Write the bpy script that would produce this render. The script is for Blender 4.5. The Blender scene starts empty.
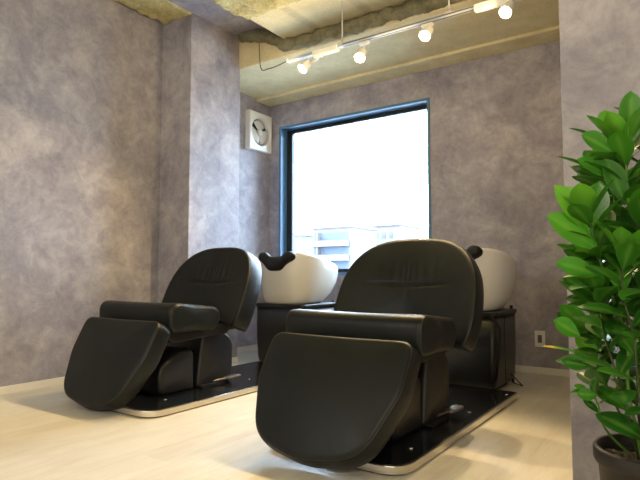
import bpy, bmesh, math, random
from mathutils import Vector, Matrix, noise
random.seed(7)
S = bpy.context.scene
COL = S.collection
PI = math.pi

# ------------------------------------------------------------------ camera
CAMH = 0.70
F_PX = 538.0
TILT = math.atan(35 / 538.0)
YAW = math.radians(34.6)
FW = Vector((-math.sin(YAW) * math.cos(TILT), math.cos(YAW) * math.cos(TILT), math.sin(TILT)))
RT = Vector((math.cos(YAW), math.sin(YAW), 0))
UP = RT.cross(FW)
cam_d = bpy.data.cameras.new('camera')
cam = bpy.data.objects.new('camera', cam_d)
COL.objects.link(cam)
cam_d.sensor_width = 36
cam_d.lens = F_PX * 36 / 640
cam_d.clip_start = 0.02
cam_d.clip_end = 600
m = Matrix((RT, UP, -FW)).transposed().to_4x4()
m.translation = (0, 0, CAMH)
cam.matrix_world = m
S.camera = cam

# ------------------------------------------------------------------ materials
class NT:
    def __init__(s, name):
        s.m = bpy.data.materials.new(name)
        s.m.use_nodes = True
        s.t = s.m.node_tree
        s.b = s.t.nodes['Principled BSDF']
        s.co = None
    def n(s, kind, **kw):
        nd = s.t.nodes.new(kind)
        for k, v in kw.items():
            if k in nd.inputs: nd.inputs[k].default_value = v
            else: setattr(nd, k, v)
        return nd
    def l(s, a, b): s.t.links.new(a, b)
    def coord(s, scale=None):
        if s.co is None: s.co = s.n('ShaderNodeTexCoord').outputs['Object']
        if scale is None: return s.co
        mp = s.n('ShaderNodeMapping'); mp.inputs['Scale'].default_value = scale
        s.l(s.co, mp.inputs['Vector']); return mp.outputs['Vector']
    def noise(s, scale, detail=4, rough=.55, stretch=None, dist=0):
        nd = s.n('ShaderNodeTexNoise', Scale=scale, Detail=detail, Roughness=rough, Distortion=dist)
        s.l(s.coord(stretch), nd.inputs['Vector']); return nd.outputs['Fac']
    def ramp(s, fac, stops):
        r = s.n('ShaderNodeValToRGB'); e = r.color_ramp.elements
        while len(e) < len(stops): e.new(.5)
        for k, (p, c) in enumerate(stops):
            e[k].position = p; e[k].color = (*c, 1) if len(c) == 3 else c
        s.l(fac, r.inputs['Fac']); return r.outputs['Color']
    def mix(s, fac, a, b, mode='MIX'):
        nd = s.n('ShaderNodeMix', data_type='RGBA', blend_type=mode)
        for v, i in ((fac, 0), (a, 6), (b, 7)):
            if isinstance(v, (int, float)): nd.inputs[i].default_value = v
            elif isinstance(v, tuple): nd.inputs[i].default_value = (*v, 1)
            else: s.l(v, nd.inputs[i])
        return nd.outputs[2]
    def bump(s, h, strength=.3, dist=.01):
        nd = s.n('ShaderNodeBump', Strength=strength, Distance=dist)
        s.l(h, nd.inputs['Height']); s.l(nd.outputs['Normal'], s.b.inputs['Normal'])
    def set(s, **kw):
        for k, v in kw.items():
            k = k.replace('_', ' ')
            i = s.b.inputs[k]
            if isinstance(v, tuple): i.default_value = (*v, 1)
            elif isinstance(v, (int, float)): i.default_value = v
            else: s.l(v, i)
        return s.m

def mat_simple(name, col, rough=.5, metal=0, var=.12, bump=0, bscale=60, spec=.5):
    t = NT(name)
    c2 = tuple(min(1, c * (1 - var)) for c in col)
    c = t.ramp(t.noise(14), [(.3, c2), (.7, col)])
    if bump: t.bump(t.noise(bscale, 3), bump, .004)
    return t.set(Base_Color=c, Roughness=rough, Metallic=metal, Specular_IOR_Level=spec)

def mat_wall():
    t = NT('mottled_wallpaper')
    big = t.noise(2.9, 7, .66, dist=.5)
    mid = t.noise(7, 7, .72, dist=.6)
    fine = t.noise(30, 4, .65, dist=.3)
    c = t.ramp(big, [(.30, (.245, .232, .268)), (.45, (.305, .288, .322)), (.57, (.37, .35, .375)), (.72, (.455, .43, .435))])
    k = t.ramp(mid, [(.30, (.34, .34, .36)), (.5, (.5, .5, .5)), (.70, (.64, .63, .62))])
    c = t.mix(.85, c, k, 'OVERLAY')
    k2 = t.ramp(fine, [(.3, (.41, .41, .42)), (.7, (.59, .59, .58))])
    c = t.mix(.5, c, k2, 'OVERLAY')
    t.bump(fine, .08, .004)
    return t.set(Base_Color=c, Roughness=.72)

def mat_floor():
    t = NT('pale_vinyl_plank')
    sep = t.n('ShaderNodeSeparateXYZ'); t.l(t.coord(), sep.inputs[0])
    cmb = t.n('ShaderNodeCombineXYZ'); t.l(sep.outputs['Y'], cmb.inputs['X']); t.l(sep.outputs['X'], cmb.inputs['Y'])
    br = t.n('ShaderNodeTexBrick', Scale=1.0)
    br.inputs['Brick Width'].default_value = .92; br.inputs['Row Height'].default_value = .18
    br.inputs['Mortar Size'].default_value = .0012
    br.inputs['Color1'].default_value = (.575, .55, .485, 1); br.inputs['Color2'].default_value = (.62, .595, .53, 1)
    br.inputs['Mortar'].default_value = (.53, .505, .44, 1)
    t.l(cmb.outputs[0], br.inputs['Vector'])
    g = t.noise(9, 5, .6, (2.2, .35, 1), .5)
    g2 = t.noise(60, 4, .6, (2.0, .12, 1))
    c = t.mix(.5, br.outputs['Color'], t.ramp(g, [(.3, (.38, .37, .36)), (.7, (.62, .62, .61))]), 'OVERLAY')
    c = t.mix(.35, c, t.ramp(g2, [(.3, (.42, .41, .40)), (.7, (.58, .58, .58))]), 'OVERLAY')
    r = t.ramp(g, [(.3, (.38,) * 3), (.7, (.52,) * 3)])
    return t.set(Base_Color=c, Roughness=r)

def mat_foam(name, a, b, bs=.6):
    t = NT(name)
    n1 = t.noise(9, 6, .65); n2 = t.noise(55, 5, .7)
    c = t.ramp(n1, [(.3, a), (.68, b)])
    c = t.mix(.7, c, t.ramp(n2, [(.3, (.32, .31, .28)), (.7, (.66, .66, .62))]), 'OVERLAY')
    t.bump(n2, bs, .02)
    return t.set(Base_Color=c, Roughness=.9)

def mat_concrete(joints=False):
    t = NT('yellowed_concrete')
    n1 = t.noise(5, 6, .65); n2 = t.noise(70, 4, .7)
    c = t.ramp(n1, [(.3, (.58, .50, .29)), (.7, (.74, .66, .42))])
    c = t.mix(.6, c, t.ramp(n2, [(.3, (.36, .35, .33)), (.7, (.62, .62, .6))]), 'OVERLAY')
    # formwork joints running front to back
    sep = t.n('ShaderNodeSeparateXYZ'); t.l(t.coord(), sep.inputs[0])
    a = t.n('ShaderNodeMath', operation='PINGPONG'); a.inputs[1].default_value = .22
    t.l(sep.outputs['X'], a.inputs[0])
    j = t.ramp(a.outputs[0], [(0, (.80,) * 3), (.02, (.80,) * 3), (.05, (1, 1, 1))])
    c = t.mix(1 if joints else 0, c, j, 'MULTIPLY')
    t.bump(n2, .3, .006)
    return t.set(Base_Color=c, Roughness=.85)

def mat_leather():
    t = NT('black_leather')
    n = t.noise(240, 3, .6); v = t.noise(6, 3, .5)
    c = t.ramp(v, [(.3, (.0055, .0072, .0075)), (.7, (.0085, .0108, .0108))])
    t.bump(n, .12, .002)
    r = t.ramp(v, [(.3, (.36,) * 3), (.7, (.44,) * 3)])
    return t.set(Base_Color=c, Roughness=r, Specular_IOR_Level=.24)

def mat_leaf():
    t = NT('glossy_green_leaf')
    at = t.n('ShaderNodeAttribute', attribute_name='tone')
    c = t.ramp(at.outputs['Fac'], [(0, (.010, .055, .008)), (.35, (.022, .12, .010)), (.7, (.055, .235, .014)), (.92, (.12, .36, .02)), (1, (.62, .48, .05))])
    rib = t.n('ShaderNodeAttribute', attribute_name='rib')
    c = t.mix(rib.outputs['Fac'], c, (.13, .30, .04))
    t.set(Base_Color=c, Roughness=.34, Specular_IOR_Level=.5)
    t.b.inputs['Subsurface Weight'].default_value = 0
    tr = t.n('ShaderNodeBsdfTranslucent'); t.l(c, tr.inputs['Color'])
    mx = t.n('ShaderNodeMixShader'); mx.inputs[0].default_value = .22
    t.l(t.b.outputs[0], mx.inputs[1]); t.l(tr.outputs[0], mx.inputs[2])
    t.l(mx.outputs[0], t.t.nodes['Material Output'].inputs['Surface'])
    return t.m

def mat_emit(name, col, st):
    t = NT(name); t.set(Base_Color=col, Roughness=.4)
    t.b.inputs['Emission Color'].default_value = (*col, 1); t.b.inputs['Emission Strength'].default_value = st
    return t.m

def mat_glass():
    t = NT('window_glass')
    tr = t.n('ShaderNodeBsdfTransparent'); tr.inputs[0].default_value = (.97, .99, 1, 1)
    gl = t.n('ShaderNodeBsdfGlossy', Roughness=.02)
    fr = t.n('ShaderNodeFresnel', IOR=1.35)
    mx = t.n('ShaderNodeMixShader')
    t.l(fr.outputs[0], mx.inputs[0]); t.l(tr.outputs[0], mx.inputs[1]); t.l(gl.outputs[0], mx.inputs[2])
    t.l(mx.outputs[0], t.t.nodes['Material Output'].inputs['Surface'])
    return t.m

M = dict(
    wall=mat_wall(), floor=mat_floor(), concrete=mat_concrete(), joints=mat_concrete(True), leather=mat_leather(), leaf=mat_leaf(), glass=mat_glass(),
    foam=mat_foam('yellow_sprayed_foam', (.44, .40, .19), (.62, .57, .33)),
    darkfoam=mat_foam('shaded_grey_foam', (.12, .112, .07), (.27, .25, .155)),  # greyer foam, darkened further to carry the shade on the beam face
    white=mat_simple('white_paint', (.80, .80, .77), .45, var=.04),
    skirt=mat_simple('cream_skirting', (.80, .77, .68), .5, var=.05),
    rail=mat_simple('white_track_metal', (.50, .51, .52), .35, var=.04),
    slot=mat_simple('grey_track_slot', (.12, .13, .13), .5),
    ceramic=mat_simple('white_ceramic', (.83, .82, .76), .16, var=.02),
    blackp=mat_simple('black_plastic', (.010, .010, .011), .36, bump=.05),
    panel=mat_simple('charcoal_panel', (.012, .015, .017), .3, var=.25),
    rubber=mat_simple('black_rubber', (.008, .008, .008), .5, spec=.3),
    gloss=mat_simple('gloss_black_top', (.006, .008, .011), .22, var=.2),
    steel=mat_simple('brushed_steel', (.72, .69, .62), .27, 1, var=.1),
    darksteel=mat_simple('dark_steel', (.30, .27, .24), .35, 1, var=.3),
    chrome=mat_simple('chrome', (.82, .82, .83), .1, 1, var=.03),
    pipe=mat_simple('piping_leather', (.014, .014, .013), .40),
    frame=mat_simple('sky_tinted_aluminium', (.085, .20, .35), .38, .1, var=.1),  # dark metal, with the blue sky reflection put into its base colour
    sash=mat_simple('dark_aluminium', (.012, .018, .024), .35, .2),
    fanw=mat_simple('white_fan_plastic', (.78, .78, .73), .45, var=.04),
    blade=mat_simple('beige_fan_blade', (.60, .57, .50), .45, var=.05),
    fandark=mat_simple('dark_fan_recess', (.03, .034, .045), .6),
    pot=mat_simple('dark_brown_pot', (.011, .0085, .007), .62, var=.2, bump=.1),
    soil=mat_simple('bark_soil', (.055, .035, .022), .9, var=.6, bump=.8, bscale=90),
    stem=mat_simple('green_stem', (.10, .24, .028), .5, var=.25),
    bark=mat_simple('brown_stem', (.045, .065, .018), .7, var=.3),
    wood=mat_simple('plain_white_plaster', (.7, .68, .64), .7),
    facade=mat_simple('pale_facade', (.080, .069, .064), .8, var=.06),
    facade2=mat_simple('pale_pink_facade', (.086, .069, .066), .8, var=.06),
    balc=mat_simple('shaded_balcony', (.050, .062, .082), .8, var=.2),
    pane=mat_simple('far_window', (.042, .047, .053), .3, var=.3),
    street=mat_simple('street_ground', (.35, .35, .35), .9),
    bulb=mat_emit('warm_lamp_face', (1, .74, .34), 34),
)

# ------------------------------------------------------------------ builders
def link(name, bm, mat, parent=None, smooth=True, bevel=0, loc=None, sub=0, seg=2):
    me = bpy.data.meshes.new(name)
    bmesh.ops.recalc_face_normals(bm, faces=bm.faces)
    bm.to_mesh(me); bm.free()
    if smooth:
        for p in me.polygons: p.use_smooth = True
    o = bpy.data.objects.new(name, me); COL.objects.link(o)
    mats = mat if isinstance(mat, (list, tuple)) else [mat]
    for x in mats: me.materials.append(M[x])
    if bevel:
        b = o.modifiers.new('bevel', 'BEVEL'); b.width = bevel; b.segments = seg; b.limit_method = 'ANGLE'
        b.harden_normals = False
        if smooth: me.set_sharp_from_angle(angle=math.radians(40))
    if sub:
        b = o.modifiers.new('sub', 'SUBSURF'); b.levels = sub; b.render_levels = sub
    if parent: o.parent = parent
    if loc: o.location = loc
    return o

def thing(name, label, cat, loc=(0, 0, 0), group=None):
    o = bpy.data.objects.new(name, None); COL.objects.link(o)
    o.empty_display_size = .1
    o.location = loc; tag(o, label, cat, group); return o
def tag(o, label, cat, group=None):
    o['label'] = label; o['category'] = cat
    if group: o['group'] = group
    return o
def struct(o): o['kind'] = 'structure'; return o

def box(bm, x0, x1, y0, y1, z0, z1):
    v = [bm.verts.new((x, y, z)) for x in (x0, x1) for y in (y0, y1) for z in (z0, z1)]
    for f in ((0, 1, 3, 2), (4, 6, 7, 5), (0, 4, 5, 1), (2, 3, 7, 6), (0, 2, 6, 4), (1, 5, 7, 3)):
        bm.faces.new([v[i] for i in f])
    return v
def mbox(*a):
    bm = bmesh.new(); box(bm, *a); return bm

def spline(pts, n=8):
    P = [Vector(p) for p in pts]
    if len(P) < 3: return P
    P = [P[0] * 2 - P[1]] + P + [P[-1] * 2 - P[-2]]
    out = []
    for i in range(1, len(P) - 2):
        a, b, c, d = P[i - 1:i + 3]
        for k in range(n):
            t = k / n
            out.append(.5 * (2 * b + (c - a) * t + (2 * a - 5 * b + 4 * c - d) * t * t + (3 * b - a - 3 * c + d) * t ** 3))
    out.append(P[-2]); return out

def tube(bm, pts, r, seg=8, closed=False, r1=None):
    pts = [Vector(p) for p in pts]; n = len(pts); rings = []
    prev = None
    for i, p in enumerate(pts):
        if closed: d = pts[(i + 1) % n] - pts[i - 1]
        else: d = pts[min(i + 1, n - 1)] - pts[max(i - 1, 0)]
        if d.length < 1e-9: d = Vector((0, 0, 1))
        d.normalize()
        if prev is None:
            a = Vector((0, 0, 1)) if abs(d.z) < .9 else Vector((1, 0, 0))
            u = d.cross(a).normalized()
        else:
            u = (prev - d * prev.dot(d)).normalized()
        prev = u; w = d.cross(u)
        rr = r if r1 is None else r + (r1 - r) * i / (n - 1)
        rings.append([bm.verts.new(p + (u * math.cos(2 * PI * k / seg) + w * math.sin(2 * PI * k / seg)) * rr) for k in range(seg)])
    for i in range(n if closed else n - 1):
        a, b = rings[i], rings[(i + 1) % n]
        off = 0
        if closed and i == n - 1:
            off = min(range(seg), key=lambda s: (a[0].co - b[s].co).length)
        for k in range(seg):
            bm.faces.new((a[k], a[(k + 1) % seg], b[(k + 1 + off) % seg], b[(k + off) % seg]))
    if not closed:
        bm.faces.new(rings[0][::-1]); bm.faces.new(rings[-1])
    return bm

def rings_mesh(bm, rings, cap0=True, cap1=True):
    vr = [[bm.verts.new(p) for p in r] for r in rings]
    n = len(vr[0])
    for a, b in zip(vr, vr[1:]):
        for k in range(n): bm.faces.new((a[k], a[(k + 1) % n], b[(k + 1) % n], b[k]))
    for c, r in ((cap0, vr[0]), (cap1, vr[-1])):
        if c:
            cen = sum((v.co for v in r), Vector()) / n
            cv = bm.verts.new(cen)
            for k in range(n): bm.faces.new((cv, r[k], r[(k + 1) % n]))
    return vr

def lathe(bm, prof, c=(0, 0, 0), seg=40, cap0=True, cap1=True):
    return rings_mesh(bm, [[(c[0] + r * math.cos(2 * PI * k / seg), c[1] + r * math.sin(2 * PI * k / seg), c[2] + z) for k in range(seg)] for r, z in prof], cap0, cap1)

def resample(pts, n):
    P = [Vector((*p, 0)) for p in pts]; P.append(P[0])
    L = [0]
    for a, b in zip(P, P[1:]): L.append(L[-1] + (b - a).length)
    out = []; j = 0
    for i in range(n):
        t = L[-1] * i / n
        while L[j + 1] < t: j += 1
        q = P[j].lerp(P[j + 1], (t - L[j]) / max(1e-9, L[j + 1] - L[j]))
        out.append((q.x, q.y))
    return out

def roundpoly(pts, n=96):
    """pts: (a, b, radius) corners -> rounded outline"""
    out = []; k = len(pts)
    for i in range(k):
        p0, p1, p2 = [Vector(pts[(i + d) % k][:2]) for d in (-1, 0, 1)]
        r = pts[i][2]
        u = (p0 - p1).normalized(); w = (p2 - p1).normalized()
        ang = u.angle(w)
        dist = min(r / math.tan(ang / 2), (p0 - p1).length * .49, (p2 - p1).length * .49)
        a = p1 + u * dist; c = p1 + w * dist
        for s in range(9):
            t = s / 8
            out.append(tuple((1 - t) ** 2 * a + 2 * t * (1 - t) * p1 + t * t * c))
    return resample(out, n)

def pad(outline, T, fmap, edge=.02, bulge=.015, bbulge=.008, side=.004, disp=None, center=None, nr=10):
    """upholstered pad: outline in (a,b); depth d from 0 (front) to T (back); fmap(a,b,d)->xyz"""
    bm = bmesh.new()
    n = len(outline)
    ca = sum(p[0] for p in outline) / n if center is None else center[0]
    cb = sum(p[1] for p in outline) / n if center is None else center[1]
    # mean size
    R = sum(math.hypot(a - ca, b - cb) for a, b in outline) / n
    rows = []
    def ring(s, inset, d, dd=True):
        r = []
        for a, b in outline:
            va, vb = a - ca, b - cb
            L = math.hypot(va, vb)
            k = s * (L - inset) / L
            A, B = ca + va * k, cb + vb * k
            x = d
            if dd and disp: x += disp(A, B, s)
            r.append(Vector(fmap(A, B, x)))
        return r
    for i in range(1, nr + 1):
        s = i / nr
        rows.append(ring(s, edge, -bulge * (1 - s ** 2.2)))
    for k in range(1, 6):
        t = k / 5 * PI / 2
        rows.append(ring(1, edge * (1 - math.sin(t)), edge * (1 - math.cos(t)), False))
    for k in range(1, 4):
        t = k / 4
        rows.append(ring(1, -side * math.sin(t * PI), edge + (T - 2 * edge) * t, False))
    for k in range(0, 6):
        t = k / 5 * PI / 2
        rows.append(ring(1, edge * (1 - math.cos(t)), T - edge + edge * math.sin(t), False))
    for i in range(nr - 1, 0, -2):
        s = i / nr
        rows.append(ring(s, edge, T + bbulge * (1 - s ** 2.2), False))
    rings_mesh(bm, rows)
    return bm
SL = [0]
def pad_seam(outline, T, fmap, d, out=.0, r=.004):
    n = len(outline)
    ca = sum(p[0] for p in outline) / n; cb = sum(p[1] for p in outline) / n
    pts = []
    for a, b in outline:
        L = math.hypot(a - ca, b - cb); k = (L + out) / L
        pts.append(fmap(ca + (a - ca) * k, cb + (b - cb) * k, d))
    bm = bmesh.new(); tube(bm, pts, r, 6, True); return bm

# ------------------------------------------------------------------ room shell
XL, XP, XRC = -3.35, -3.02, -3.414        # left wall, pillar side, recess wall
YB, YP0, YP1 = 4.067, 2.682, 3.212        # back wall, pillar front / rear
ZC, ZS = 2.69, 2.40
XPT, YPT = -0.335, 1.894                  # partition edge
XE, YF = 1.7, -2.2                        # unseen ends of the room

struct(link('floor', mbox(XRC - .2, XE + .1, YF - .1, YB + .2, -.1, 0), 'floor', smooth=False))
struct(link('wall_left', mbox(XL - .25, XL, YF, YP0 + .01, 0, ZC + .1), 'wall', smooth=False))
struct(link('wall_pillar', mbox(XL - .25, XP, YP0, YP1, 0, ZC + .1), 'wall', smooth=False, bevel=.004))
struct(link('wall_recess', mbox(XRC - .2, XRC, YP1 - .01, YB + .2, 0, ZC + .1), 'wall', smooth=False))
struct(link('wall_front', mbox(XL - .2, XE + .1, YF - .12, YF, 0, ZC + .1), 'wood', smooth=False))
struct(link('wall_right', mbox(XE, XE + .12, YF, YPT, 0, ZC + .1), 'wood', smooth=False))
struct(link('wall_partition', mbox(XPT, XE + .1, YPT, YB + .2, 0, ZC + .1), 'wall', smooth=False, bevel=.004))
# back wall around the window opening
WX0, WX1, WZ0, WZ1 = -3.285, -1.715, .70, 2.15
bm = bmesh.new()
box(bm, XRC, WX0, YB, YB + .2, 0, ZC + .1)
box(bm, WX1, XPT, YB, YB + .2, 0, ZC + .1)
box(bm, WX0, WX1, YB, YB + .2, 0, WZ0)
box(bm, WX0, WX1, YB, YB + .2, WZ1, ZC + .1)
struct(link('wall_back', bm, 'wall', smooth=False))
# skirting
sk = .048
for nm, a in dict(baseboard_left=(XL, XL + .008, YF, YP0, 0, sk), baseboard_back=(XRC + .008, XPT, YB - .008, YB, 0, sk),
                  baseboard_pillar=(XL + .008, XP + .008, YP0 - .008, YP0, 0, sk), baseboard_recess=(XRC, XRC + .008, YP1, YB, 0, sk),
                  baseboard_partition=(XPT - .008, XE, YPT - .008, YPT, 0, sk)).items():
    struct(link(nm, mbox(*a), 'skirt', smooth=False, bevel=.002))
struct(link('baseboard_pillar_side', mbox(XP, XP + .008, YP0, YP1, 0, sk), 'skirt', smooth=False, bevel=.002))

# ceiling: slab, bay, beams, sprayed foam
struct(link('ceiling', mbox(XL - .2, XE + .1, YF - .1, YB + .2, ZC, ZC + .15), 'foam', smooth=False))
struct(link('ceiling_beam_back', mbox(XRC, XPT, 3.20, YB, ZS, ZC), 'concrete', smooth=False, bevel=.012))
struct(link('ceiling_ledge', mbox(XRC, XPT, 3.86, YB, ZS - .022, ZS + .01), 'concrete', smooth=False, bevel=.006))
struct(link('ceiling_bay', mbox(-2.50, XPT, 2.50, 3.20, 2.50, ZC), 'joints', smooth=False))
struct(link('ceiling_beam_pillar', mbox(XP, -2.62, 2.3, 3.212, 2.665, ZC), 'wall', smooth=False))

def foam_box(x0, x1, y0, y1, z0, z1, step=.03, amp=.035, freq=9, rnd=.06):
    bm = bmesh.new()
    nx, ny, nz = [max(2, int((b - a) / step)) for a, b in ((x0, x1), (y0, y1), (z0, z1))]
    key = {}
    def vert(i, j, k):
        if (i, j, k) in key: return key[(i, j, k)]
        p = Vector((x0 + (x1 - x0) * i / nx, y0 + (y1 - y0) * j / ny, z0 + (z1 - z0) * k / nz))
        q = Vector((min(max(p.x, x0 + rnd), x1 - rnd), min(max(p.y, y0 + rnd), y1 - rnd), max(p.z, z0 + rnd)))
        d = p - q
        if d.length > 1e-6: d = d.normalized(); p2 = q + d * rnd
        else: d = Vector((0, 0, -1)); p2 = p
        h = noise.fractal(p * freq, .8, 2.1, 4) * amp
        v = bm.verts.new(p2 + d * h); key[(i, j, k)] = v; return v
    for i in range(nx):
        for j in range(ny):
            bm.faces.new([vert(i, j, 0), vert(i, j + 1, 0), vert(i + 1, j + 1, 0), vert(i + 1, j, 0)])
    for i in range(nx):
        for k in range(nz):
            for j in (0, ny): bm.faces.new([vert(i, j, k), vert(i + 1, j, k), vert(i + 1, j, k + 1), vert(i, j, k + 1)])
    for j in range(ny):
        for k in range(nz):
            for i in (0, nx): bm.faces.new([vert(i, j, k), vert(i, j + 1, k), vert(i, j + 1, k + 1), vert(i, j, k + 1)])
    return bm
def foam_tube(path, r0, amp=.02, freq=14, seg=20):
    P = [Vector(p) for p in path]; D = []
    for a, b in zip(P, P[1:]):
        n = max(1, int((b - a).length / .015)); D += [a.lerp(b, k / n) for k in range(n)]
    D.append(P[-1]); bm = bmesh.new(); tube(bm, D, r0, seg)
    for v in bm.verts:
        c = min(D, key=lambda q: (q - v.co).length_squared)
        d = (v.co - c)
        if d.length > 1e-6: v.co += d.normalized() * noise.fractal(v.co * freq, .8, 2.1, 4) * amp
    return bm
struct(link('ceiling_beam_front', foam_box(-2.46, XE, 2.0, 2.66, 2.42, ZC + .03, step=.018, amp=.02, freq=16), 'foam'))
struct(link('ceiling_foam_left', foam_box(XL + .01, -3.02, 1.6, 2.70, 2.655, ZC + .05, rnd=.03, step=.018, amp=.02, freq=16), 'foam'))
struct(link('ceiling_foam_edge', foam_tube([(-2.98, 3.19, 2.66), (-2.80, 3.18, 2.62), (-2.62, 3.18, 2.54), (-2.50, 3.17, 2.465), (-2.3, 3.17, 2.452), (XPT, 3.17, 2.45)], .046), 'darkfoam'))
struct(link('ceiling_foam_cross', foam_box(-1.40, -1.24, 2.6, 3.07, 2.455, 2.54, rnd=.03, step=.018, amp=.02, freq=16), 'foam'))

# ------------------------------------------------------------------ window
w = bpy.data.objects.new('window_1', None); COL.objects.link(w); struct(w)
fd0, fd1 = YB - .012, YB + .15           # casing depth
tk = .022
bm = bmesh.new()
box(bm, WX0, WX0 + tk, fd0, fd1, WZ0, WZ1); box(bm, WX1 - tk, WX1, fd0, fd1, WZ0, WZ1)
box(bm, WX0 + tk, WX1 - tk, fd0, fd1, WZ1 - tk, WZ1); box(bm, WX0 + tk, WX1 - tk, fd0, fd1, WZ0, WZ0 + tk)
struct(link('window_frame', bm, 'frame', w, smooth=False, bevel=.002))
bm = bmesh.new()
s = .035; a0, a1, c0, c1 = WX0 + tk, WX1 - tk, WZ0 + tk, WZ1 - tk; y0, y1 = YB + .09, YB + .13
box(bm, a0, a0 + .062, y0, y1, c0, c1); box(bm, a1 - s, a1, y0, y1, c0, c1)
box(bm, a0 + .062, a1 - s, y0, y1, c1 - s, c1); box(bm, a0 + .062, a1 - s, y0, y1, c0, c0 + s)
struct(link('window_sash', bm, 'sash', w, smooth=False, bevel=.002))
struct(link('window_pane', mbox(a0 + .062, a1 - s, YB + .107, YB + .113, c0 + s, c1 - s), 'glass', w, smooth=False))

# ------------------------------------------------------------------ wall fan
FY0, FY1, FZ0, FZ1 = 3.71, 4.03, 1.885, 2.255
fx = XRC; cyf, czf = (FY0 + FY1) / 2, (FZ0 + FZ1) / 2
fan = thing('ventilation_fan', 'white square ventilation fan high on the recess wall beside the window', 'fan', (fx, cyf, FZ0))
def F(x, y, z): return (x, y - cyf, z - FZ0)
def circ(r, x, n=48, c=(0, 0)): return [F(x, cyf + c[0] + r * math.cos(2 * PI * k / n), czf + c[1] + r * math.sin(2 * PI * k / n)) for k in range(n)]
def sq(x, hy, hz, n=48):
    out = []
    for k in range(n):
        t = 2 * PI * k / n; c, s_ = math.cos(t), math.sin(t); k2 = 1 / max(abs(c), abs(s_))
        out.append(F(x, cyf + hy * c * k2, czf + hz * s_ * k2))
    return out
hy, hz = (FY1 - FY0) / 2, (FZ1 - FZ0) / 2
bm = bmesh.new()
rings_mesh(bm, [sq(.001, hy, hz), sq(.05, hy, hz), sq(.06, hy - .008, hz - .008), circ(.137, .058), circ(.132, .052), circ(.125, .014)], False, False)
link('housing', bm, 'fanw', fan, smooth=False)
bm = bmesh.new(); rings_mesh(bm, [circ(.126, .012), circ(.126, .016)]); link('recess_back', bm, 'fandark', fan)
for k in range(3):
    bm = bmesh.new(); grid = []
    for i in range(6):
        r = .03 + .088 * i / 5; row = []
        for j in range(7):
            t = (j / 6 - .5) * (1.95 - .15 * i / 5) + 2 * PI * k / 3 - .55
            row.append(bm.verts.new(F(.036 + .016 * (j / 6 - .5), cyf + r * math.cos(t), czf + r * math.sin(t))))
        grid.append(row)
    for i in range(5):
        for j in range(6): bm.faces.new((grid[i][j], grid[i][j + 1], grid[i + 1][j + 1], grid[i + 1][j]))
    o = link('blade', bm, 'blade', fan); sd = o.modifiers.new('solid', 'SOLIDIFY'); sd.thickness = .003
bm = bmesh.new(); rings_mesh(bm, [circ(.030, .018), circ(.033, .044), circ(.026, .052), circ(.01, .055)]); link('hub', bm, 'blade', fan)

# outlet on back wall
ot = thing('wall_outlet', 'small pale outlet plate low on the back wall', 'outlet', (-.905, YB, .19))
link('cover_plate', mbox(-.035, .035, -.008, 0, 0, .115), 'skirt', ot, smooth=False, bevel=.004)
link('socket', mbox(-.014, .014, -.0105, -.0075, .03, .085), 'slot', ot, smooth=False, bevel=.002)

# ------------------------------------------------------------------ lighting track
TY, TZ = 2.91, 2.20
tr = thing('lighting_track', 'white lighting track hung on rods below the ceiling beam', 'track', (-2.27, TY, TZ))
X = lambda x: x + 2.27
bm = mbox(0, 2.1, -.017, .017, -.010, .010)
link('rail', bm, 'rail', tr, smooth=False, bevel=.002)
link('rail_slot', mbox(.45, 1.32, -.007, .007, -.0115, -.009), 'slot', tr, smooth=False)
link('slot_side', mbox(.45, 1.32, -.0185, -.0165, -.004, .003), 'slot', tr, smooth=False)
for a, b in ((X(-2.06), X(-1.86)), (X(-.95), X(-.70))):
    link('feed_box', mbox(a, b, -.022, .022, -.026, .012), 'white', tr, smooth=False, bevel=.004)
link('end_cap', mbox(-.012, .0, -.019, .019, -.012, .012), 'white', tr, smooth=False, bevel=.002)
for x in (-1.83, -1.10):
    bm = bmesh.new(); tube(bm, [(X(x), 0, .008), (X(x), 0, .40)], .0045, 8); link('suspension_rod', bm, 'rail', tr)
    link('rod_bracket', mbox(X(x) - .02, X(x) + .02, -.02, .02, .008, .016), 'rail', tr, smooth=False)

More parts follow.
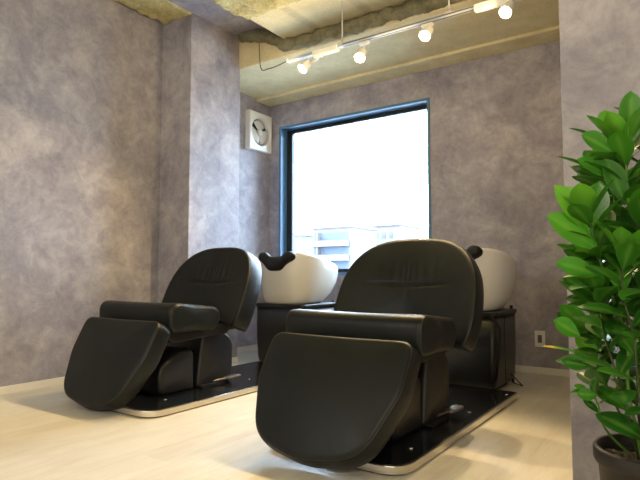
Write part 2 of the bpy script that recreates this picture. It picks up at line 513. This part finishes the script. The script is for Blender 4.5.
LAMPS = [(-2.02, (-2.135, 2.88, 2.10), (-2.75, 1.25, 0), 'white track spotlight nearest the wall fan, tilted away from its feed box'),
         (-1.665, (-1.670, 2.86, 2.062), (-1.35, 1.2, 0), 'white track spotlight on a bare stretch of rail, second from the fan'),
         (-1.235, (-1.232, 2.86, 2.090), (-1.45, 1.0, 0), 'white track spotlight beside a suspension rod, third from the fan'),
         (-.800, (-.770, 2.86, 2.100), (-1.3, .9, 0), 'white track spotlight nearest the partition wall, fourth from the fan')]
def aim_matrix(p, q):
    d = (Vector(q) - Vector(p)).normalized()
    return d.to_track_quat('-Z', 'Y').to_matrix()
for lx, hp, tgt, lab in LAMPS:
    t = thing('track_spotlight', lab, 'lamp', (lx, TY, TZ - .012), 'spotlights on the ceiling track')
    off = Vector((lx, TY, TZ - .012))
    R = aim_matrix(hp, tgt); ax = R @ Vector((0, 0, -1))
    face = Vector(hp) - off
    tail = face - ax * .085
    link('adapter', mbox(-.035, .035, -.014, .014, -.022, -.0045), 'white', t, smooth=False, bevel=.003)
    bm = bmesh.new(); tube(bm, [(0, 0, -.014), (0, 0, -.035), tuple(face - ax * .05)], .006, 8); link('arm', bm, 'white', t)
    def ringc(c, r, n=28): return [tuple(Vector(c) + R @ Vector((r * math.cos(2 * PI * k / n), r * math.sin(2 * PI * k / n), 0))) for k in range(n)]
    bm = bmesh.new()
    rings_mesh(bm, [ringc(tail, .022), ringc(tail + ax * .006, .028), ringc(face - ax * .03, .032), ringc(face - ax * .002, .035), ringc(face, .032), ringc(face - ax * .012, .028)], True, False)
    link('lamp_head', bm, 'white', t)
    bm = bmesh.new(); rings_mesh(bm, [ringc(face - ax * .012, .0275), ringc(face - ax * .004, .028), ringc(face + ax * .003, .02)])
    link('bulb', bm, 'bulb', t)
    ld = bpy.data.lights.new('spot', 'SPOT'); ld.energy = 72; ld.color = (1, .72, .36)
    ld.spot_size = math.radians(92); ld.spot_blend = .4; ld.shadow_soft_size = .022
    lo = bpy.data.objects.new('spot_light', ld); COL.objects.link(lo)
    gd = bpy.data.lights.new('bulb_glow', 'POINT'); gd.energy = 6; gd.color = (1, .74, .38); gd.shadow_soft_size = .02
    go = bpy.data.objects.new('bulb_glow', gd); COL.objects.link(go); go.location = Vector(hp) + ax * .03
    mm = R.to_4x4(); mm.translation = Vector(hp) + ax * .012; lo.matrix_world = mm

# loose cable by the track end
cb = spline([(-2.28, TY, TZ + .005), (-2.40, 2.96, 2.215), (-2.55, 3.02, 2.24), (-2.74, 3.15, 2.33), (-2.78, 3.17, 2.57)], 8)
bm = bmesh.new(); tube(bm, cb, .004, 6)
tag(link('ceiling_cable', bm, 'slot'), 'thin grey cable drooping from the track end up to the beam', 'cable')

# ------------------------------------------------------------------ shampoo chair
def make_chair(label, loc, slide=0, PC=.05, bslide=0, fang=28):
    t = thing('shampoo_chair', label, 'chair', loc, 'black shampoo chairs')
    # local: x across, y along room depth (0 = seat front plane), z up
    # base plate
    PW, PY0, PY1 = .31, -.225, 1.27
    ol = roundpoly([(-PW, PY0, .11), (PW, PY0, .11), (PW, PY1, .03), (-PW, PY1, .03)], 120)
    def plate(z0, z1, ins):
        bm = bmesh.new()
        c = (PY0 + PY1) / 2
        def sc(k, z): return [(PC + a * (PW - k) / PW, c + (b - c) * (PY1 - c - k) / (PY1 - c), z) for a, b in ol]
        rings_mesh(bm, [sc(ins, z0), sc(ins, z1)]); return bm
    link('base_plate', plate(.0, .012, .012), 'rubber', t, smooth=False)
    link('metal_edge', plate(.006, .0365, 0), 'steel', t, smooth=False, bevel=.003)['label'] = 'brushed steel edge band'
    link('plate_top', plate(.032, .0375, .010), 'gloss', t, smooth=False, bevel=.0015)
    # pedestal covers (profile in y,z; thickness along x)
    def yz(w):
        return lambda a, b, d: (-w / 2 + d, a, b)
    o1 = roundpoly([(.025, .037, .03), (.275, .037, .01), (.275, .275, .10), (.16, .275, .13), (.005, .20, .14)], 72)
    link('front_cover', pad(o1, .34, yz(.34), .03, .004, .004, .002), 'blackp', t)
    o2 = roundpoly([(.285, .037, .02), (.585, .037, .03), (.59, .31, .12), (.46, .375, .05), (.33, .375, .10)], 72)
    link('pedestal_cover', pad(o2, .35, yz(.35), .022, .010, .010, .002), 'blackp', t)
    o3 = roundpoly([(.30, .037, .02), (.50, .037, .02), (.50, .055, .008), (.30, .055, .008)], 40)
    link('cover_skirt', pad(o3, .40, yz(.40), .006, 0, 0, 0), 'rubber', t)
    # everything from the seat up slides on the pedestal
    # lifting frame under seat
    def yz(w):
        return lambda a, b, d: (-w / 2 + d, a + slide, b)
    o4 = roundpoly([(.06, .325, .03), (.50, .345, .02), (.54, .40, .02), (.0, .40, .02)], 60)
    link('seat_frame', pad(o4, .42, yz(.42), .008, 0, 0, 0), 'blackp', t)
    # seat
    SW = .655
    o5 = roundpoly([(-.04, .395, .05), (.29, .388, .05), (.335, .45, .06), (.31, .517, .08), (.16, .535, .2), (-.045, .558, .07)], 110)
    link('seat', pad(o5, SW, yz(SW), .032, .006, .006, -.006, nr=8), 'leather', t)
    for d in (.012, SW - .012):
        so = link('seat_piping', pad_seam([(a, b) for a, b in o5], SW, yz(SW), d, -.010, .0038), 'pipe', t)
    # footrest: slope plane from top edge to bottom
    y_top, z_top, L, ang = -.110 + slide, .466, .472, math.radians(fang)
    ax_b = Vector((0, -math.sin(ang), -math.cos(ang))); nrm = Vector((0, math.cos(ang), -math.sin(ang)))  # nrm = into the pad
    def ff(a, b, d):
        p = Vector((a, y_top, z_top)) + ax_b * b + nrm * d
        return tuple(p)
    o6 = roundpoly([(-.325, 0, .05), (.325, 0, .05), (.322, .20, .2), (.232, L - .03, .17), (0, L + .012, .3), (-.232, L - .03, .17), (-.322, .20, .2)], 120)
    link('footrest', pad(o6, .11, ff, .022, .016, .006, .004), 'leather', t)
    link('footrest_piping', pad_seam(o6, .11, ff, .012, -.006, .0038), 'pipe', t)
    link('footrest_hinge', mbox(-.14, .14, -.03 + slide, .06 + slide, .33, .40), 'blackp', t, smooth=False, bevel=.012)
    # backrest
    y_b, z_b, H, rec = .485 + bslide, .385, .535, math.radians(19)
    up = Vector((0, math.sin(rec), math.cos(rec))); into = Vector((0, math.cos(rec), -math.sin(rec)))
    def fb(a, b, d):
        wrap = -.62 * a * a * (1.15 - .5 * max(0, b) / H)
        p = Vector((a, y_b, z_b)) + up * b + into * (d + wrap)
        return tuple(p)
    HW = .364
    pts = []
    for k in range(0, 61):
        s_ = k / 60 * PI
        c, sn = math.cos(s_), math.sin(s_)
        e = 2 / 2.7
        pts.append((HW * abs(c) ** e * (1 if c > 0 else -1), .13 + (H - .13) * abs(sn) ** e))
    low = [(-HW, .10), (-.352, .03), (-.325, -.012), (-.28, -.005), (-.15, .02), (0, .03), (.15, .02), (.28, -.005), (.325, -.012), (.352, .03), (HW, .10)]
    ob = resample([(p.x, p.y) for p in spline([(*p, 0) for p in low], 6)][1:-1] and pts + [(p.x, p.y) for p in spline([(*p, 0) for p in low], 6)], 150)
    def wrinkle(a, b, s_):
        if s_ > .97: return 0
        f = 1 - (s_ / .97) ** 6
        crease = .008 * math.exp(-((b -   .275 - .12 * a * a) / .008) ** 2) * math.exp(-(a / .2) ** 4)
        ub = max(0, min(1, (b - .285) / .05)) * math.exp(-((b - .30) / .10) ** 2)
        pl = .0030 * ub * math.exp(-(a / .17) ** 4) * math.sin(a * 165 + 2.5 * math.sin(a * 31) + 5 * (b - .3))
        lb = max(0, min(1, (.268 - b) / .03)) * math.exp(-((b - .262) / .04) ** 2)
        pl += .0014 * lb * math.exp(-(a / .16) ** 4) * math.sin(a * 140 + 1)
        return f * (crease + pl)
    link('backrest', pad(ob, .145, fb, .026, .017, .012, .004, wrinkle, (0, .24), 34), 'leather', t)
    link('backrest_piping', pad_seam(ob, .145, fb, .012, -.007, .0038), 'pipe', t)
    # hinge arms between seat and back
    for s_ in (-1, 1):
        o7 = roundpoly([(.36, .35, .02), (.60, .36, .02), (.66, .46, .03), (.60, .47, .03), (.53, .40, .04), (.36, .40, .02)], 48)
        link('hinge_arm', pad(o7, .02, lambda a, b, d, s_=s_: (s_ * .17 - .01 + d, a + slide * .7, b), .004, 0, 0, 0), 'blackp', t)
    # foot pedal on +x rear side
    p = bmesh.new()
    tube(p, spline([(.165, .40, .06), (.19, .48, .065), (.21, .54, .07)], 6), .007, 8)
    pd = link('foot_pedal', p, 'darksteel', t); pd['label'] = 'metal foot pedal'
    ol2 = roundpoly([(-.026, -.05, .015), (.026, -.05, .015), (.026, .05, .02), (-.026, .05, .02)], 40)
    link('pedal_plate', pad(ol2, .012, lambda a, b, d: (.205 + a + b * .25, .545 + b, .078 - d + b * .1), .004, .001, 0, 0), 'darksteel', pd)
    # floor bolts on plate
    for x, y in ((.24, .0), (.24, .66), (.28, 1.15)):
        bm = bmesh.new(); lathe(bm, [(.010, 0), (.010, .003), (.006, .005)], (x, y, .037), 14); link('bolt', bm, 'chrome', t)
    return t

CHY = 1.93
make_chair('black leather shampoo chair standing closest to the grey pillar', (-2.575, CHY, 0), 0, PC=.095)
make_chair('black leather shampoo chair standing between the other chair and the leafy plant', (-1.150, CHY, 0), -.03, PC=.005, bslide=-.07, fang=33)

# ------------------------------------------------------------------ shampoo basins
def make_basin(label, loc):
    t = thing('shampoo_basin', label, 'basin', loc, 'white shampoo basins')
    # local y=0 front of cabinet
    # cabinet
    co = roundpoly([(-.232, 0, .03), (.232, 0, .03), (.240, .43, .03), (-.240, .43, .03)], 80)
    bm = bmesh.new()
    def sc(z, k): return [(a * k, .21 + (b - .21) * k, z) for a, b in co]
    rings_mesh(bm, [sc(.03, .93), sc(.07, .97), sc(.25, 1.0), sc(.455, 1.0)])
    link('cabinet', bm, 'panel', t, smooth=True)
    bm = bmesh.new(); rings_mesh(bm, [sc(.452, 1.0), sc(.455, 1.035), sc(.475, 1.035), sc(.48, 1.02)])
    link('cabinet_ledge', bm, 'blackp', t, smooth=False, bevel=.002)
    bm = bmesh.new(); rings_mesh(bm, [sc(0, .80), sc(.035, .80)]); link('plinth', bm, 'rubber', t, smooth=False)
    link('door_seam', mbox(.2375, .2405, .16, .163, .06, .45), 'rubber', t, smooth=False)
    # bowl shell
    n = 72
    def ell(hx, y0, y1, z, e=2.6, tilt=0, dip=0):
        cy, h_ = (y0 + y1) / 2, (y1 - y0) / 2; out = []
        for k in range(n):
            a = 2 * PI * k / n; c, s_ = math.cos(a), math.sin(a)
            x = hx * abs(c) ** (2 / e) * (1 if c > 0 else -1); yy = h_ * abs(s_) ** (2 / e) * (1 if s_ > 0 else -1)
            u = (yy / h_ + 1) / 2                      # 0 front .. 1 back
            zz = z - tilt * (u ** 1.3) 
            if dip and s_ < 0: zz -= dip * math.exp(-(x / .12) ** 4) * (1 - u * 2) ** 2
            out.append((x, cy + yy, zz))
        return out
    R = [ell(.19, .00, .36, .482, 3), ell(.208, -.015, .40, .495, 3), ell(.242, -.032, .50, .56, 2.7, .0), ell(.263, -.044, .565, .66, 2.6, .02),
         ell(.273, -.052, .592, .76, 2.5, .055), ell(.270, -.055, .582, .845, 2.6, .115, .05), ell(.268, -.057, .580, .860, 2.6, .125, .06),
         ell(.262, -.052, .574, .867, 2.6, .125, .06), ell(.250, -.040, .562, .864, 2.6, .125, .06), ell(.238, -.02, .545, .835, 2.5, .12, .05), ell(.215, .01, .50, .76, 2.4, .07), ell(.18, .06, .43, .66, 2.3, .03), ell(.10, .14, .34, .60, 2, .01), ell(.03, .2, .27, .592, 2)]
    bm = bmesh.new(); rings_mesh(bm, R); link('bowl', bm, 'ceramic', t)
    # front panel seam
    bm = bmesh.new(); tube(bm, spline([(.105, -.034, .49), (.10, -.045, .56), (.04, -.050, .60), (-.06, -.050, .60), (-.11, -.045, .56), (-.115, -.034, .49)], 6), .002, 6)
    # neck rest saddle
    bm = bmesh.new(); rows = []
    N = 18
    for i in range(N + 1):
        u = i / N * 2 - 1
        x = u * .175
        zt = .872 - .040 * math.exp(-(u / .50) ** 6)
        lowz = zt - .052 - .050 * math.exp(-(u / .8) ** 4)
        k = max(.15, (1 - abs(u) ** 8) ** .5)
        prof = [(-.072, lowz + .012), (-.076, (zt + lowz) / 2), (-.070, zt - .01), (-.045, zt + .012), (-.01, zt + .006), (.02, zt - .025), (.028, zt - .07), (.005, zt - .09), (-.03, lowz - .005), (-.058, lowz)]
        cz = (zt + lowz) / 2; cyy = -.03
        rows.append([(x, cyy + (a - cyy) * k, cz + (b - cz) * k) for a, b in prof])
    rings_mesh(bm, rows); o = link('neck_rest', bm, 'rubber', t, sub=1)
    # drain fitting and shower holder behind the bowl
    bm = bmesh.new(); lathe(bm, [(.028, 0), (.026, .006), (.01, .008)], (0, .235, .592), 24); link('drain', bm, 'chrome', t)
    # hose drooping on the +x side
    bm = bmesh.new(); tube(bm, spline([(.21, -.02, .462), (.262, -.04, .40), (.268, -.06, .30), (.262, -.07, .20), (.24, -.04, .10), (.20, .02, .055)], 8), .008, 8)
    link('drain_hose', bm, 'rubber', t)
    # wire foot
    bm = bmesh.new(); tube(bm, [(.225, .30, .085), (.295, .33, .006), (.225, .39, .006), (.225, .30, .085)], .004, 6); link('wire_foot', bm, 'blackp', t)
    # corner post at rear
    bm = bmesh.new(); tube(bm, [(.205, .445, .0), (.205, .445, .50)], .010, 10); link('rear_post', bm, 'blackp', t)
    return t
make_basin('white shampoo bowl on a black stand below the wall fan', (-2.60, 3.215, 0))
make_basin('white shampoo bowl on a black stand beside the wall outlet', (-1.195, 3.215, 0))

# ------------------------------------------------------------------ potted plant
def at(px, py, d): return Vector((0, 0, CAMH)) + FW * d + RT * ((px - 320) / F_PX * d) + UP * ((240 - py) / F_PX * d)
pc = at(648, 300, 1.25); PX, PYY = pc.x, pc.y
plant = thing('potted_plant', 'tall leafy green plant in a dark brown pot by the partition wall', 'plant', (PX, PYY, 0))
org = Vector((PX, PYY, 0))
bm = bmesh.new()
lathe(bm, [(.090, 0), (.094, .004), (.108, .17), (.115, .265), (.122, .267), (.125, .275), (.125, .298), (.121, .304), (.114, .302), (.110, .28), (.106, .25)], (0, 0, 0), 56)
link('pot', bm, 'pot', plant)
bm = bmesh.new(); lathe(bm, [(.1075, .26), (.1075, .266), (.07, .272), (.03, .275)], (0, 0, 0), 40, False, True)
for k in range(70):
    a, r = random.random() * 2 * PI, .105 * math.sqrt(random.random())
    c = Vector((r * math.cos(a), r * math.sin(a), .271)); s_ = .006 + random.random() * .008
    mtx = Matrix.Translation(c) @ Matrix.Rotation(random.random() * 6, 4, 'Z') @ Matrix.Rotation(random.random() * 1.2, 4, 'X') @ Matrix.Diagonal((s_ * 1.6, s_, s_ * .5, 1))
    bmesh.ops.create_icosphere(bm, subdivisions=1, radius=1, matrix=mtx)
link('soil', bm, 'soil', plant)

fol = bmesh.new()
tone_l = fol.verts.layers.float.new('tone'); rib_l = fol.verts.layers.float.new('rib')
def leaf(base, dirv, upv, L, W, tone, curl=.12, fold=.18, tip=None):
    d = dirv.normalized(); s_ = d.cross(upv)
    if s_.length < 1e-4: s_ = d.cross(Vector((1, 0, 0)))
    s_.normalize(); nn = s_.cross(d)
    NU, NV = 11, 3
    rows = []
    for i in range(NU + 1):
        u = i / NU
        # obovate with short petiole and pointed tip
        wv = W * .5 * (math.sin(PI * min(1, u) ** 1.25) ** .72 if 0 < u < 1 else 0)
        if u < .08: wv = W * .04
        cen = base + d * (L * u) + nn * (-curl * L * (u - .15) ** 2 + .03 * L * u)
        row = []
        for j in range(-NV, NV + 1):
            v = j / NV
            p = cen + s_ * (wv * v) + nn * (fold * wv * abs(v) ** 1.4)
            vt = fol.verts.new(p)
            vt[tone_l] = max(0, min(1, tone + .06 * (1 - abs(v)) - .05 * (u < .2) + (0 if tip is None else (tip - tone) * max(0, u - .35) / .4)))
            vt[rib_l] = .65 if j == 0 and u < .85 else (.25 if abs(j) == NV else 0)
            row.append(vt)
        rows.append(row)
    for a, b in zip(rows, rows[1:]):
        for k in range(2 * NV): fol.faces.new((a[k], a[k + 1], b[k + 1], b[k]))

def branch(pts, r0, r1, start, n, L=.135, tone=(.25, .6), mat='stem', up=.75, rosette=5, woody=0):
    P = spline(pts, 10)
    bm = bmesh.new(); tube(bm, P, r0 * .78, 8, r1=r1 * .8)
    link('stem', bm, mat, plant)
    m_ = len(P)
    ph = random.random() * 6
    for k in range(n):
        u = start + (1 - start) * (k / max(1, n - 1)) ** .9
        i = min(m_ - 2, int(u * (m_ - 1))); p = P[i]; ax = (P[i + 1] - P[max(0, i - 1)]).normalized()
        ph += 2.4
        a = Vector((math.cos(ph), math.sin(ph), 0)); a = (a - ax * a.dot(ax)).normalized()
        lift = up * (.45 + .75 * u) + random.uniform(-.15, .15)
        d = a + ax * lift
        l = L * random.uniform(.8, 1.12) * (.92 if u > .9 else 1)
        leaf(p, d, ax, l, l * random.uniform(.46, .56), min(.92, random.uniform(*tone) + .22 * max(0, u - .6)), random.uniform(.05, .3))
    tip = P[-1]; ax = (P[-1] - P[-3]).normalized()
    for k in range(rosette):
        ph += 2 * PI / rosette + random.uniform(-.3, .3)
        a = Vector((math.cos(ph), math.sin(ph), 0)); a = (a - ax * a.dot(ax)).normalized()
        l = L * random.uniform(.75, 1.05)
        leaf(tip, a * random.uniform(.5, .9) + ax, ax, l, l * .5, random.uniform(.5, .9), random.uniform(.0, .2))

def A(px, py, d): return at(px, py, d) - org
soil = lambda x, y: Vector((x, y, .268))
branch([soil(-.02, -.02), A(628, 388, 1.22), A(628, 342, 1.21), A(618, 312, 1.20), A(606, 280, 1.19), A(595, 240, 1.18), A(590, 222, 1.18)], .0055, .003, .28, 17, L=.112, tone=(.3, .62))
branch([soil(.02, .0), A(642, 380, 1.24), A(641, 300, 1.23), A(637, 243, 1.22), A(628, 189, 1.21), A(625, 152, 1.21)], .006, .003, .22, 20, tone=(.3, .6))
branch([soil(-.04, .02), A(606, 430, 1.27), A(598, 405, 1.26), A(592, 394, 1.25)], .004, .0025, .55, 4, L=.055, tone=(.2, .45), rosette=2)
branch([soil(.0, .04), A(622, 395, 1.32), A(610, 365, 1.33), A(600, 345, 1.32), A(594, 335, 1.31)], .0045, .0025, .35, 9, tone=(.12, .4), rosette=4, L=.10)
branch([soil(.03, .04), A(650, 360, 1.36), A(632, 290, 1.36), A(612, 240, 1.36), A(606, 205, 1.36)], .0055, .003, .12, 20, mat='bark', tone=(.1, .4))
branch([soil(.04, -.03), A(668, 380, 1.18), A(664, 310, 1.14), A(652, 260, 1.12), A(650, 230, 1.12)], .0055, .003, .15, 18, mat='bark', tone=(.3, .6))
branch([soil(.05, .02), A(680, 350, 1.28), A(690, 260, 1.3), A(680, 190, 1.3), A(676, 160, 1.3)], .006, .003, .2, 18, tone=(.2, .5))
branch([soil(-.02, .03), A(636, 400, 1.27), A(622, 350, 1.28), A(610, 320, 1.28), A(598, 300, 1.27)], .005, .003, .15, 14, mat='bark', tone=(.12, .4), rosette=4, L=.10)
branch([soil(.0, .05), A(655, 340, 1.4), A(660, 250, 1.4), A(650, 170, 1.38), A(646, 130, 1.36)], .0055, .003, .12, 22, mat='bark', tone=(.1, .4))
branch([soil(.06, -.01), A(700, 390, 1.2), A(715, 320, 1.2), A(720, 260, 1.2)], .005, .003, .25, 14, tone=(.2, .5))
branch([soil(-.03, .0), A(625, 400, 1.2), A(612, 360, 1.19), A(600, 322, 1.2), A(598, 298, 1.2)], .004, .0025, .12, 12, mat='bark', tone=(.2, .5), rosette=4, L=.105)
branch([soil(.0, -.04), A(640, 400, 1.15), A(634, 340, 1.13), A(622, 290, 1.12), A(624, 262, 1.12)], .004, .0025, .12, 16, mat='bark', tone=(.25, .55), L=.105)
branch([soil(-.01, .02), A(630, 380, 1.3), A(612, 320, 1.3), A(602, 285, 1.29), A(592, 262, 1.28)], .004, .0025, .12, 16, mat='bark', tone=(.15, .45), L=.105, rosette=4)
branch([soil(.02, .03), A(642, 330, 1.3), A(630, 250, 1.29), A(618, 205, 1.28), A(608, 178, 1.28)], .004, .0025, .12, 17, mat='bark', tone=(.15, .5), L=.125)
branch([soil(-.03, .04), A(618, 410, 1.3), A(604, 380, 1.32), A(596, 362, 1.32)], .004, .003, .4, 7, mat='bark', tone=(.1, .3), L=.10, rosette=3)
# hand-placed leaves that make the outline
def pl(b, tip, d, W, tone, d2=None, upv=None, curl=.1, tipc=None):
    p, q = A(*b, d), A(*tip, d2 or d)
    leaf(p, q - p, upv or (-FW + UP * .6), (q - p).length, W, tone, curl, tip=tipc)
pl((630, 146), (632, 90), 1.2, .062, .48)                 # top leaf
pl((612, 152), (582, 134), 1.19, .058, .5)
pl((598, 250), (548, 214), 1.17, .070, .72)
pl((588, 232), (556, 184), 1.18, .058, .86)
pl((592, 225), (568, 186), 1.2, .050, .9)
pl((592, 228), (600, 182), 1.17, .052, .5)
pl((600, 275), (556, 262), 1.17, .05, .6)
pl((596, 358), (541, 344), 1.16, .036, .35, tipc=1.0, upv=UP)               # yellow tipped leaf
pl((580, 336), (554, 320), 1.2, .045, .62)
pl((598, 395), (577, 394), 1.24, .03, .55)
pl((590, 366), (562, 361), 1.2, .035, .35)
pl((625, 205), (606, 158), 1.19, .06, .4)
pl((622, 180), (578, 158), 1.2, .05, .52)
link('foliage', fol, 'leaf', plant)

# ------------------------------------------------------------------ outside
struct(link('ground', mbox(-260, 60, 12, 260, -8.2, -8), 'street', smooth=False))
def far(px, py, d): return at(px, py, d)
def building(label, px0, px1, pytop, depth, fl, mat, floors, bands=True):
    a, b = far(px0, 250, depth), far(px1, 250, depth)
    z1 = far((px0 + px1) / 2, pytop, depth).z
    t = thing('apartment_building', label, 'building', (0, 0, 0))
    x0, x1, y = a.x, b.x, (a.y + b.y) / 2
    t.location = ((x0 + x1) / 2, y, -8); ox, oy = (x0 + x1) / 2, y
    link('wall', mbox(x0 - ox, x1 - ox, 0, 10, 0, z1 + 8), mat, t, smooth=False)
    link('roof_parapet', mbox(x0 - ox - .3, x1 - ox + .3, -.4, 10.3, z1 + 8, z1 + 8.5), 'facade', t, smooth=False)
    for k in range(floors):
        z = z1 + 8 - .7 - fl * (k + 1)
        if bands:
            w_ = x1 - x0
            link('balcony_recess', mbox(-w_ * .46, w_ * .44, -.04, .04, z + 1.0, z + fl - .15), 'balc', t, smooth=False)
            link('balcony', mbox(-w_ * .48, w_ * .46, -1.4, -.05, z - .15, z + 1.0), mat, t, smooth=False)
            for q in (.17,):
                link('balcony_partition', mbox(-w_ * .46 + w_ * .9 * q, -w_ * .46 + w_ * .9 * q + .25, -1.3, -.05, z + 1.0, z + fl - .15), 'facade', t, smooth=False)
        else:
            for q in (.15, .4, .65):
                link('far_window', mbox((q - .5) * (x1 - x0), (q - .38) * (x1 - x0), -.06, .05, z + .9, z + 2.2), 'pane', t, smooth=False)
    return t
building('pale apartment block with long balconies seen through the window', 304, 359, 228, 104, 2.75, 'facade', 5)
building('pinkish plain apartment block beyond the window, behind the chair backrest', 365, 405, 226, 118, 2.9, 'facade2', 5, False)
building('small white house block at the window edge beyond the bowl', 284, 306, 236, 130, 2.9, 'facade', 4, False)

# ------------------------------------------------------------------ light
wd = bpy.data.worlds.new('sky'); S.world = wd; wd.use_nodes = True
bg = wd.node_tree.nodes['Background']
bg.inputs['Color'].default_value = (.62, .80, 1.0, 1); bg.inputs['Strength'].default_value = 28

def area(name, loc, size, energy, col, rot=(0, 0, 0), sy=None):
    ld = bpy.data.lights.new(name, 'AREA'); ld.energy = energy; ld.color = col; ld.size = size
    if sy: ld.shape = 'RECTANGLE'; ld.size_y = sy
    o = bpy.data.objects.new(name, ld); COL.objects.link(o); o.location = loc; o.rotation_euler = rot; return o
def add_fill(loc, e, col, r=.16):  # unseen fill light without a fixture, added to brighten ceiling and walls
    ld = bpy.data.lights.new('fill_light', 'POINT'); ld.energy = e; ld.color = col; ld.shadow_soft_size = r
    o = bpy.data.objects.new('fill_light', ld); COL.objects.link(o); o.location = loc
add_fill((-2.2, -1.0, 1.9), 46, (1, .97, .95))
add_fill((.75, -.9, 1.7), 92, (1, .89, .77))

S.view_settings.view_transform = 'Standard'
S.view_settings.look = 'None'
S.view_settings.gamma = 1
S.view_settings.use_curve_mapping = False
S.view_settings.exposure = 0.0
S.cycles.max_bounces = 8
S.cycles.diffuse_bounces = 5
S.cycles.use_denoising = True
S.cycles.sample_clamp_indirect = 6
